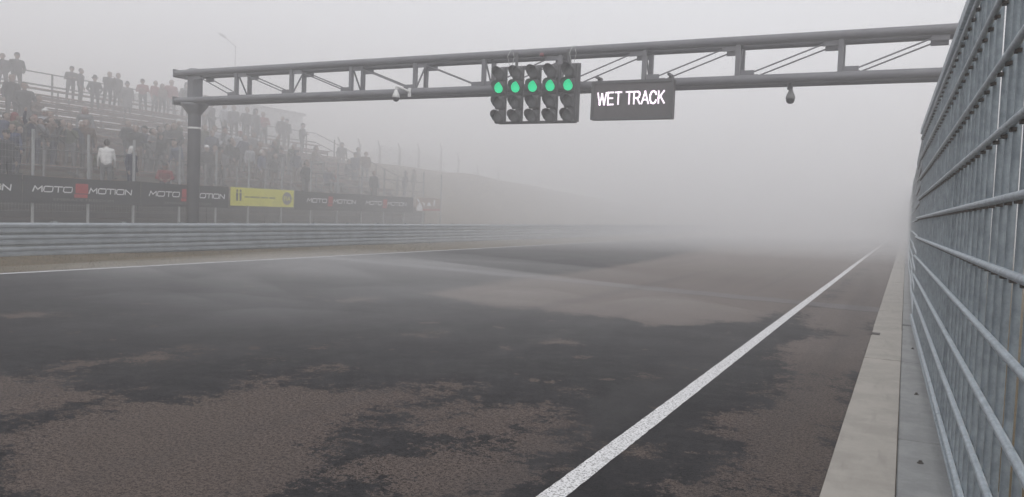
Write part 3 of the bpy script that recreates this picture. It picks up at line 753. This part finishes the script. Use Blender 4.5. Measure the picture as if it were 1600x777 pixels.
# ------------------------------------------------------------------ debris fence beside the camera
TB = math.tan(R_(1.15)); B0 = .486
ZH = [.095, .475, .825, 1.165, 1.505, 1.845, 2.185, 2.545, 2.92, 3.27]
def fxa(y):
    if y <= 16.0: return B0-TB*y
    return .195-.0008*(y-16)
hb = {}
vb_me = shared('vertical_bar', MB().tube((0, 0, .03), (0, 0, 3.32), .0185, n=10), 'galvanised_dark')
dp_me = shared('fence_post', MB().box((0, 0, 1.7), (.05, .06, 3.42), bev=.006), 'galvanised_bar')
foot_me = shared('base_plate', MB().box((0, 0, 0), (.16, .18, .016), bev=.003).lathe((.05, .06, .008), [(0, .02), (.012, .018), (.012, 0)], 6).lathe((-.05, -.06, .008), [(0, .02), (.012, .018), (.012, 0)], 6), 'galvanised_bar')
def debris(y0, y1, label, full=True, dx=0.):
    a = Vector((fxa(y0)+dx, y0, 0)); b = Vector((fxa(y1)+dx*.4, y1, 0)); d = b-a; ang = math.atan2(-d.x, d.y); Ln = d.length
    e = empty('debris_fence', a); tag(e, label, 'fence', 'debris fence sections along the near side of the track')
    nx = Vector((math.cos(ang), math.sin(ang), 0)); dn = d.normalized()
    for z in ZH:
        p0, p1 = a+dn*.012, b-dn*.012
        mid = (p0+p1)/2+Vector((random.uniform(-.004, .004), 0, random.uniform(-.003, .003)))
        mb = MB()
        for s, t_ in ((p0, mid), (mid, p1)): mb.tube(s+Vector((0, 0, z)), t_+Vector((0, 0, z)), .0195, n=12)
        build('horizontal_bar', mb, 'galvanised_bar', e)
    build('top_rail', MB().box((a+b)/2+Vector((0, 0, 3.40)), (.055, Ln-.03, .10), rot=Matrix.Rotation(ang, 3, 'Z'), bev=.006), 'galvanised_bar', e)
    build('bottom_rail', MB().box((a+b)/2-nx*.004+Vector((0, 0, .034)), (.035, Ln-.03, .03), rot=Matrix.Rotation(ang, 3, 'Z'), bev=.004), 'galvanised_bar', e)
    nv = max(2, round(Ln/.32)); nubs = MB(); allb = MB()
    for k in range(nv):
        p = a+dn*((k+.5)*Ln/nv)+nx*.036
        if full: inst('vertical_bar', vb_me, e, p+Vector((0, 0, random.uniform(-.004, .004))), rot=(random.uniform(-.002, .002), random.uniform(-.002, .002), 0))
        else: allb.tube(p+Vector((0, 0, .03)), p+Vector((0, 0, 3.32)), .0185, n=6, caps=False)
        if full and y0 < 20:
            for z in ZH: nubs.box(p-nx*.020+Vector((0, 0, z-.024)), (.028, .05, .018))  # dark nubs added for the shaded contacts under the bar crossings
    if not full: tag(build('vertical_bars', allb, 'galvanised_dark', e), kind='stuff')
    if nubs.v: tag(build('shade_nubs', nubs, 'bolt_rust_nub_shade', e), kind='stuff')
    inst('fence_post', dp_me, e, a+nx*.09)
    inst('base_plate', foot_me, e, a+nx*.09+Vector((0, 0, .006 if y0 < 13 else .034)))
segs = [(-.9, 7.6), (7.6, 16.0), (16.15, 24.2), (24.3, 32.4), (32.5, 40.6), (40.7, 56.8), (56.9, 73), (73.1, 97), (97.1, 125)]
names = ['debris fence section of thick bars passing beside the first kerb slabs', 'debris fence section next to the kerb drain slot', 'debris fence section right by the gantry post', 'debris fence section following just beyond the gantry post', 'debris fence section two lengths beyond the gantry post', 'debris fence section fading where the kerb narrows', 'debris fence section greyed by fog', 'debris fence section almost lost in fog', 'debris fence section swallowed by the thick fog']
for k, (s, nm) in enumerate(zip(segs, names)): debris(*s, nm, full=k < 5, dx=[0, 0, .02, .03, .0, .02, 0, .01, 0][k])

# ------------------------------------------------------------------ people
def capsule_set(pose):
    """list of (p0, p1, r0, r1, tag); x = to the person's left/right, y = forward, z = up; 1.75 m tall"""
    S = []
    add = lambda a, b, r0, r1, t: S.append((Vector(a), Vector(b), r0, r1, t))
    sit = pose == 'sit'
    hz = .50 if sit else .93
    lean = {'bent': .30, 'lean': .14, 'sit': .10}.get(pose, .03)
    ch = Vector((0, lean*.75, hz+.43)); pel = Vector((0, 0, hz)); nk = Vector((0, lean, hz+.56)); hd = Vector((0, lean*1.15+.02, hz+.72))
    if pose == 'bent': nk = Vector((0, .42, hz+.46)); hd = Vector((0, .56, hz+.54)); ch = Vector((0, .27, hz+.38))
    for s in (-1, 1):
        hip = pel+Vector((s*.095, 0, -.02))
        if sit: kn = Vector((s*.12, .46, .50)); an = Vector((s*.12, .44, .08))
        elif pose == 'stride': kn = Vector((s*.10, .10*s+.04, .50)); an = Vector((s*.10, .17*s, .08))
        else: kn = Vector((s*.115, .02, .50)); an = Vector((s*(.13 if pose != 'coat' else .10), -.03, .08))
        add(hip, kn, .098, .066, 'leg'); add(kn, an, .066, .048, 'leg')
        add(an+Vector((0, -.03, -.035)), an+Vector((s*.02, .15, -.045)), .045, .038, 'shoe')
        sh = ch+Vector((s*.185, 0, .045))
        add(ch+Vector((s*.05, 0, .05)), sh, .085, .078, 'top')
        if pose in ('stand', 'stride', 'coat'): el = sh+Vector((s*.07, -.04, -.29)); wr = el+Vector((s*.01, .08, -.25))
        elif pose == 'pockets': el = sh+Vector((s*.11, -.07, -.28)); wr = el+Vector((-s*.10, .17, -.20))
        elif pose == 'folded': el = sh+Vector((s*.07, .06, -.28)); wr = el+Vector((-s*.27, .17, .05))
        elif pose == 'photo': el = sh+Vector((s*.10, .18, -.20)); wr = el+Vector((-s*.16, .14, .22))
        elif pose == 'wave' and s == 1: el = sh+Vector((.16, .04, .22)); wr = el+Vector((.05, .06, .24))
        elif pose == 'bent': el = sh+Vector((s*.05, .10, -.27)); wr = el+Vector((0, .10, -.22))
        elif sit: el = sh+Vector((s*.08, .08, -.27)); wr = el+Vector((-s*.10, .22, -.06))
        else: el = sh+Vector((s*.07, .02, -.29)); wr = el+Vector((0, .12, -.22))
        add(sh, el, .072, .056, 'top'); add(el, wr, .056, .040, 'top')
        d = (wr-el).normalized(); side = Vector((0, 1, 0)) if abs(d.y) < .8 else Vector((0, 0, 1))
        side = (side-d*side.dot(d)).normalized()
        if pose != 'pockets':
            palm = wr+d*.085; add(wr, palm, .030, .034, 'skin')
            for q, (off, ln) in enumerate(((-.030, .070), (-.010, .082), (.010, .078), (.030, .060))):
                b0 = palm+side*off; curl = Vector((-s*.018, 0, -.008)); m1 = b0+d*ln*.55+curl*.4
                add(b0, m1, .0115, .0105, 'skin'); add(m1, b0+d*ln+curl*1.6, .0105, .009, 'skin')
            th = wr+d*.03+side*.028; add(th, th+side*.035+d*.045, .013, .010, 'skin')
    add(pel+Vector((-.07, 0, 0)), pel+Vector((.07, 0, 0)), .125, .125, 'top' if pose in ('coat', 'bent', 'pockets') else 'leg')
    add(pel+Vector((0, 0, .06)), ch+Vector((0, 0, -.03)), .145, .165, 'top')
    add(pel+Vector((-.06, 0, .10)), ch+Vector((-.09, .01, 0)), .12, .135, 'top'); add(pel+Vector((.06, 0, .10)), ch+Vector((.09, .01, 0)), .12, .135, 'top')
    if pose == 'coat':
        for s in (-1, 1): add(pel+Vector((s*.06, 0, .05)), Vector((s*.09, .0, .52)), .14, .13, 'top')
        add(pel, Vector((0, 0, .52)), .15, .15, 'top')
    add(nk+Vector((0, 0, -.06)), hd+Vector((0, -.02, -.06)), .062, .055, 'skin')
    add(nk+Vector((0, -.02, -.07)), nk+Vector((0, -.01, -.02)), .085, .075, 'top')
    add(hd+Vector((0, .015, -.045)), hd+Vector((0, 0, .045)), .082, .093, 'skin')          # face
    add(hd+Vector((0, .055, -.085)), hd+Vector((0, .05, -.06)), .045, .05, 'skin')         # chin
    add(hd+Vector((0, .095, .01)), hd+Vector((0, .112, -.02)), .011, .016, 'skin')         # nose
    add(hd+Vector((-.025, .098, -.055)), hd+Vector((.025, .098, -.055)), .009, .009, 'lip')
    for s in (-1, 1):
        add(hd+Vector((s*.095, -.005, -.02)), hd+Vector((s*.098, -.01, .02)), .014, .017, 'skin')
        add(hd+Vector((s*.034, .092, .015)), hd+Vector((s*.036, .092, .016)), .012, .012, 'hair')
    return S, hd
def head_wear(kind, S, hd):
    add = lambda a, b, r0, r1: S.append((hd+Vector(a), hd+Vector(b), r0, r1, 'hair'))
    if kind == 'hair':
        add((0, -.035, .0), (0, -.01, .06), .092, .088)
    elif kind == 'long':
        add((0, -.035, .0), (0, -.01, .06), .096, .09); add((-.05, -.06, -.12), (-.04, -.04, .02), .06, .07); add((.05, -.06, -.12), (.04, -.04, .02), .06, .07)
    elif kind == 'cap':
        add((0, -.02, .055), (0, 0, .065), .099, .095)
        for k in (-.05, -.025, 0, .025, .05): add((k, .06, .055), (k*.8, .165, .045), .012, .010)
    elif kind == 'beanie':
        add((0, -.02, .045), (0, -.02, .085), .103, .085)
    elif kind == 'hood':
        add((0, -.03, -.03), (0, -.015, .055), .108, .108); add((0, -.07, -.12), (0, -.05, -.05), .085, .10)
    elif kind == 'hat':
        add((0, 0, .06), (0, 0, .12), .10, .085)
        for k in range(12):
            q = k*math.pi/6; add((.10*math.cos(q), .10*math.sin(q), .062), (.15*math.cos(q), .15*math.sin(q), .055), .012, .010)
TAGI = {'skin': 0, 'hair': 1, 'top': 2, 'leg': 3, 'shoe': 4, 'lip': 5}
PCACHE = {}
def person_mesh(pose, head):
    if (pose, head) in PCACHE: return PCACHE[(pose, head)]
    S, hd = capsule_set(pose); head_wear(head, S, hd)
    mb = MB()
    for a, b, r0, r1, t in S:
        d = b-a; L = max(d.length, 1e-4); d = d/L
        x = d.cross(Vector((0, 0, 1)) if abs(d.z) < .9 else Vector((1, 0, 0))).normalized(); y = d.cross(x); n = 12
        pr = [(-r0, 0.02), (-r0*.8, .6), (-r0*.45, .893), (0, 1.)]; pr2 = [(0, 1.), (r1*.45, .893), (r1*.8, .6), (r1, .02)]
        rings = [(a+d*o, r0*k) for o, k in pr]+[(b+d*o, r1*k) for o, k in pr2]
        vs = [c+x*(r*math.cos(2*math.pi*k/n))+y*(r*math.sin(2*math.pi*k/n)) for c, r in rings for k in range(n)]
        fs = [(i*n+k, i*n+(k+1) % n, (i+1)*n+(k+1) % n, (i+1)*n+k) for i in range(len(rings)-1) for k in range(n)]
        fs += [tuple(range(n-1, -1, -1)), tuple(range((len(rings)-1)*n, len(rings)*n))]
        mb.add(vs, fs)
    me = mb.mesh('person_raw'); o = bpy.data.objects.new('person_raw', me); COL.objects.link(o)
    rm = o.modifiers.new('r', 'REMESH'); rm.mode = 'VOXEL'; rm.voxel_size = .0125
    sm = o.modifiers.new('s', 'SMOOTH'); sm.iterations = 3; sm.factor = .5
    dc = o.modifiers.new('d', 'DECIMATE'); dc.ratio = .16
    dg = bpy.context.evaluated_depsgraph_get(); out = bpy.data.meshes.new_from_object(o.evaluated_get(dg))
    bpy.data.objects.remove(o); bpy.data.meshes.remove(me)
    out.name = 'person'
    nP = len(out.polygons); C = np.empty(nP*3); out.polygons.foreach_get('center', C); C = C.reshape(-1, 3)
    best = np.full(nP, 1e9); idx = np.zeros(nP, int)
    for a, b, r0, r1, t in S:
        a_, b_ = np.array(a), np.array(b); e = b_-a_; tt = np.clip(((C-a_)@e)/max(e@e, 1e-9), 0, 1)
        dd = np.linalg.norm(C-(a_+tt[:, None]*e), axis=1)-(r0+(r1-r0)*tt)
        up = dd < best; best[up] = dd[up]; idx[up] = TAGI[t]
    for k in range(6): out.materials.append(None)
    out.polygons.foreach_set('material_index', idx.astype(np.int32)); out.polygons.foreach_set('use_smooth', np.ones(nP, bool))
    PCACHE[(pose, head)] = out; return out
CL = {'black': (.012, .012, .014), 'charcoal': (.035, .035, .04), 'navy': (.015, .02, .05), 'grey': (.13, .13, .14), 'white': (.62, .62, .62), 'red': (.20, .03, .035), 'brown': (.09, .055, .04), 'blue': (.045, .06, .12), 'olive': (.06, .065, .035), 'pale': (.36, .37, .4)}
for k, c in CL.items(): simple('cloth_'+k, c, tuple(x*.7 for x in c), .9, scale=8)
simple('skin', (.25, .18, .15), (.21, .15, .125), .6); simple('lips', (.30, .13, .11), None, .5)
simple('hair_dark', (.03, .022, .016), None, .7); simple('shoe', (.025, .024, .023), None, .6)
WHERE = {}
def person(u, v, pose, head, top, leg='charcoal', hat=None, row=None, face=0., bulk=1.):
    hgt0 = {'sit': 1.31, 'bent': 1.5, 'wave': 1.75}.get(pose, 1.75)
    best = None
    for i in ([row] if row is not None else range(-1, 11)):
        x = row_x(i) if i >= 0 else -25.35; z = row_z(i) if i >= 0 else 1.80
        p = on_x(u, v, x)
        if i > 7 and p[1] > YA1+.1 and row is None: continue
        if p[1] > YB1: x, z = -27.2-(i+1)*.7, None
        if z is None:
            p = on_x(u, v, x); z = float(tz(x, p[1]))+.02
        hh = p[2]-z
        c = abs(hh-hgt0)
        if best is None or c < best[0]: best = (c, i, x, p[1], z, hh)
    _, i, x, y, z, hh = best
    sc = min(max(hh/hgt0, .90), 1.07)
    me = person_mesh(pose, head)
    o = bpy.data.objects.new('person', me); COL.objects.link(o)
    o.location = (x+.10, y, z); o.scale = (sc*bulk*random.uniform(1.10, 1.24), sc*bulk*random.uniform(1.08, 1.2), sc)
    o.rotation_euler = (random.uniform(-.05, .05), random.uniform(-.06, .06), -math.pi/2+R_(face)+random.uniform(-.8, .8))
    ms = ['skin', 'cloth_'+hat if hat else ('cloth_'+top if head == 'hood' else 'hair_dark'), 'cloth_'+top, 'cloth_'+leg, 'shoe', 'lips']
    for k, mn in enumerate(ms): o.material_slots[k].link = 'OBJECT'; o.material_slots[k].material = MATS[mn]
    place = ('on the tall grandstand top row' if i >= 9 else 'high on the tall grandstand' if i >= 6 and y < YA1 else 'high on the low grandstand block' if i >= 5 else 'on the bank past the stands' if y > YB1 else
             'behind the MOTO MOTION banners' if y < YA1 else 'low before the grey hall')
    hw = {'cap': ' and cap', 'beanie': ' and beanie', 'hood': ' with hood up', 'hat': ' and brimmed hat', 'long': ' with long hair', 'hair': ''}[head]
    vb = {'stand': 'standing', 'stride': 'stepping', 'coat': 'standing', 'pockets': 'hands in pockets', 'folded': 'arms folded', 'photo': 'taking a photo', 'wave': 'raising one arm', 'bent': 'bending forward', 'lean': 'leaning forward', 'sit': 'seated'}[pose]
    tag(o, 'person in %s %s%s %s %s' % (top, 'long coat' if pose == 'coat' else 'jacket', hw, vb, place), 'person', 'spectators '+place)
P = person
# top row
P(2, 85, 'pockets', 'hair', 'charcoal', row=10); P(24, 84, 'pockets', 'cap', 'black', 'charcoal', 'black', row=10)
P(107, 112, 'folded', 'cap', 'charcoal', hat='black', row=10); P(124, 120, 'stand', 'beanie', 'grey', hat='grey', row=10)
P(147, 122, 'pockets', 'hat', 'charcoal', hat='black', row=9); P(165, 113, 'photo', 'hair', 'black', row=10); P(181, 115, 'pockets', 'hair', 'charcoal', row=10)
P(222, 125, 'folded', 'cap', 'red', hat='charcoal', row=10); P(240, 127, 'stand', 'hair', 'red', row=10); P(252, 133, 'stand', 'long', 'brown', row=10); P(266, 125, 'pockets', 'hair', 'red', 'grey', row=10)
P(198, 133, 'coat', 'hat', 'grey', hat='grey', row=9); P(287, 128, 'stand', 'hood', 'charcoal', row=10)
# upper rows
P(16, 118, 'stand', 'hair', 'black'); P(37, 131, 'pockets', 'beanie', 'charcoal', hat='black'); P(52, 150, 'sit', 'hair', 'brown')
P(330, 150, 'pockets', 'hair', 'grey'); P(350, 152, 'stand', 'cap', 'pale', hat='white'); P(318, 150, 'stand', 'hair', 'pale', 'grey'); P(398, 155, 'coat', 'hood', 'charcoal'); P(411, 176, 'folded', 'hair', 'red')
P(438, 183, 'stand', 'hair', 'charcoal'); P(447, 187, 'pockets', 'cap', 'charcoal', hat='navy'); P(471, 194, 'folded', 'cap', 'charcoal', hat='black')
P(365, 160, 'stand', 'hair', 'grey'); P(382, 158, 'pockets', 'beanie', 'charcoal', hat='brown')
# lower crowd
tops = ['charcoal', 'black', 'navy', 'grey', 'brown', 'charcoal', 'black', 'olive', 'navy']
low = [(6, 205, 'stand', 'cap'), (22, 198, 'pockets', 'hair'), (42, 182, 'wave', 'hair'), (58, 187, 'pockets', 'beanie'), (70, 184, 'stand', 'hair'), (82, 190, 'folded', 'cap'), (95, 188, 'pockets', 'hair'), (107, 193, 'photo', 'hair'), (133, 196, 'stand', 'long'),
       (199, 190, 'pockets', 'hair'), (211, 196, 'stand', 'hair'), (223, 198, 'folded', 'cap'), (234, 202, 'pockets', 'hair'), (246, 199, 'stand', 'beanie'), (257, 195, 'folded', 'hair'), (268, 193, 'pockets', 'long'),
       (315, 196, 'stand', 'hair'), (330, 205, 'pockets', 'hair'), (347, 199, 'stand', 'cap'), (352, 216, 'lean', 'hair'), (376, 212, 'pockets', 'hair'), (391, 208, 'stand', 'hair'), (402, 222, 'folded', 'beanie'), (424, 222, 'pockets', 'hair'), (436, 232, 'stand', 'cap'), (452, 226, 'lean', 'hair'), (461, 236, 'pockets', 'hood'),
       (532, 224, 'stand', 'hood'), (540, 250, 'sit', 'hair'), (553, 240, 'stand', 'cap'), (557, 231, 'folded', 'hair'), (569, 238, 'pockets', 'hair'), (583, 268, 'stand', 'hair'), (630, 268, 'pockets', 'hair'), (645, 266, 'stand', 'cap'), (510, 262, 'sit', 'hair'), (475, 252, 'pockets', 'hair')]
for k, (u, v, ps, hd_) in enumerate(low): P(u, v, ps, hd_, tops[k % 9], ['charcoal', 'navy', 'brown', 'grey'][k % 4], 'charcoal' if hd_ in ('cap', 'beanie') else None)
P(120, 190, 'stand', 'beanie', 'navy', hat='white'); P(163, 219, 'lean', 'hair', 'white', 'grey', face=150, row=-1, bulk=.80); P(278, 188, 'stand', 'cap', 'olive', hat='white'); P(488, 229, 'sit', 'hair', 'brown'); P(150, 232, 'sit', 'cap', 'olive', hat='charcoal')

RP = random.Random(11)
for k in range(34):                                # the packed lower rows
    u = RP.uniform(4, 285) if k < 20 else RP.uniform(312, 470)
    r_ = RP.choice([-1, 0, 0, 1, 1, 2, 2, 3] if k < 20 else [0, 1, 1, 2, 3, 3, 4])
    x = row_x(r_) if r_ >= 0 else -25.6
    if abs(u-163) < 30 and r_ < 2: continue
    rr_ = ray(u, 250); yv = rr_[1]/rr_[0]*x
    ps = RP.choice(['stand', 'pockets', 'folded', 'lean', 'sit', 'stride', 'photo'])
    zz = (row_z(r_) if r_ >= 0 else 1.8)+(1.3 if ps == 'sit' else RP.uniform(1.62, 1.82))
    lo_, hi_ = 0., 400.                            # pixel row of that head height on that terrace row
    for _ in range(30):
        mid_ = (lo_+hi_)/2
        if on_x(u, mid_, x)[2] > zz: lo_ = mid_
        else: hi_ = mid_
    P(u, lo_, ps, RP.choice(['hair', 'cap', 'beanie', 'hood', 'long', 'hair']), RP.choice(['charcoal', 'black', 'navy', 'grey', 'brown', 'olive', 'blue', 'pale', 'charcoal']), RP.choice(['charcoal', 'navy', 'brown', 'grey']), RP.choice(['charcoal', 'black', 'grey', 'white', 'red']), row=r_, face=RP.uniform(-50, 30))
P(255, 262, 'sit', 'cap', 'red', hat='charcoal'); P(520, 268, 'sit', 'hair', 'red')

# ------------------------------------------------------------------ verge grass
def grass():
    n = 26000
    mb_v = []; mb_f = []
    xs = RNG.uniform(-19.5, -16.95, n); ys = 2+75*RNG.random(n)**1.6; hs_ = RNG.uniform(.02, .075, n); an = RNG.uniform(0, 6.28, n)
    ext = 16000
    xs = np.concatenate([xs, RNG.uniform(-26, -19.9, ext)]); ys = np.concatenate([ys, 6+60*RNG.random(ext)]); hs_ = np.concatenate([hs_, RNG.uniform(.05, .16, ext)]); an = np.concatenate([an, RNG.uniform(0, 6.28, ext)])
    n = len(xs); z = tz(xs, ys)+.10*np.sin(xs*.9+ys*.31)*np.sin(ys*.23+1.3)*np.minimum(1, np.maximum(0, (-17.5-xs)/4))-.01
    wd = .010; dx = np.cos(an)*wd; dy = np.sin(an)*wd; lx = RNG.normal(0, .4, n)*hs_; ly = RNG.normal(0, .4, n)*hs_
    V = np.empty((n, 3, 3)); V[:, 0] = np.stack([xs-dx, ys-dy, z], 1); V[:, 1] = np.stack([xs+dx, ys+dy, z], 1); V[:, 2] = np.stack([xs+lx, ys+ly, z+hs_], 1)
    me = bpy.data.meshes.new('verge_grass'); me.from_pydata(V.reshape(-1, 3).tolist(), [], [(3*i, 3*i+1, 3*i+2) for i in range(n)]); me.update()
    me.materials.append(MATS['grass_blade']); o = bpy.data.objects.new('verge_grass', me); COL.objects.link(o)
    tag(o, 'short dry grass growing along the verge beside the guard rail', 'grass', kind='stuff')
grass()

# ------------------------------------------------------------------ fog
def fog_mat(name, dens, col):
    mt = bpy.data.materials.new(name); mt.use_nodes = True; t = mt.node_tree; t.nodes.clear()
    o_ = t.nodes.new('ShaderNodeOutputMaterial'); pv = t.nodes.new('ShaderNodeVolumePrincipled')
    pv.inputs['Color'].default_value = (*col, 1); pv.inputs['Density'].default_value = dens; pv.inputs['Anisotropy'].default_value = .0
    t.links.new(pv.outputs[0], o_.inputs['Volume'])
    return mt
def fog(name, lo, hi, dens, col, label):
    MATS[name] = fog_mat(name, dens, col)
    c = [(a+b)/2 for a, b in zip(lo, hi)]; s = [b-a for a, b in zip(lo, hi)]
    o = build(name, MB().box(c, s), name); tag(o, label, 'fog', kind='stuff'); return o
fog('haze', (-440, -210, -1.2), (440, 620, 14.6), .0112, (.995, .992, 1.0), 'pale even fog filling the air over the whole circuit')
bank = MB(); pl_ = [(-26.3, -200), (-26.3, 17), (-18.5, 28), (-9, 37), (60, 41), (430, 41), (430, 600), (-430, 600), (-430, -200)]; nb = len(pl_)
bank.add([(x, y, -1.1) for x, y in pl_]+[(x, y, 14.2) for x, y in pl_], [tuple(range(nb-1, -1, -1)), tuple(range(nb, 2*nb))]+[(k, (k+1) % nb, (k+1) % nb+nb, k+nb) for k in range(nb)])
fb = build('fog_bank', bank, fog_mat('fog_bank', .038, (.995, .992, 1.0)))
tag(fb, 'denser fog bank lying over the terraces and the track beyond the gantry', 'fog', kind='stuff')
# low mist drifting over the wet asphalt: flat wisps that thin out to nothing at their rims
mm_ = fog_mat('low_mist', .037, (.995, .992, 1.0)); m2_ = fog_mat('thin_mist', .010, (.995, .992, 1.0))
RW = random.Random(5)
WISPS = tuple((RW.uniform(-15, -3.5), RW.uniform(7.5, 15), RW.uniform(1.4, 3.2), RW.uniform(.8, 1.8), RW.uniform(.14, .34), RW.uniform(-.5, .6), mm_) for _ in range(11))
for (cx_, cy_, rx_, ry_, rz_, an_, mt_) in ((-9, 36, 20, 22, 1.2, 0, m2_), (-10.5, 13.0, 9.5, 8.0, .62, .1, mm_), (-12.0, 17.5, 8.0, 6.5, .50, .2, mm_), (-6.5, 10.0, 6.5, 4.8, .26, -.2, mm_))+WISPS:
    mb = MB().lathe((0, 0, 0), [(.001, -.1), (.99, -.1)]+[(max(.001, 1-q), (1-(1-q)**2)**2) for q in np.linspace(0, 1, 16)], 32)
    ca, sa = math.cos(an_), math.sin(an_)
    mb.v = [(cx_+x*rx_*(1+.12*math.sin(3*math.atan2(y, x)+cx_))*ca-y*ry_*sa, cy_+x*rx_*sa+y*ry_*(1+.15*math.sin(4*math.atan2(y, x)+cy_))*ca, (.015+z*rz_) if z >= 0 else -.06) for x, y, z in mb.v]
    o = build('mist_wisp', mb, mt_); tag(o, 'thin low mist wisp hanging over the wet asphalt', 'mist', 'mist wisps over the track', 'stuff')
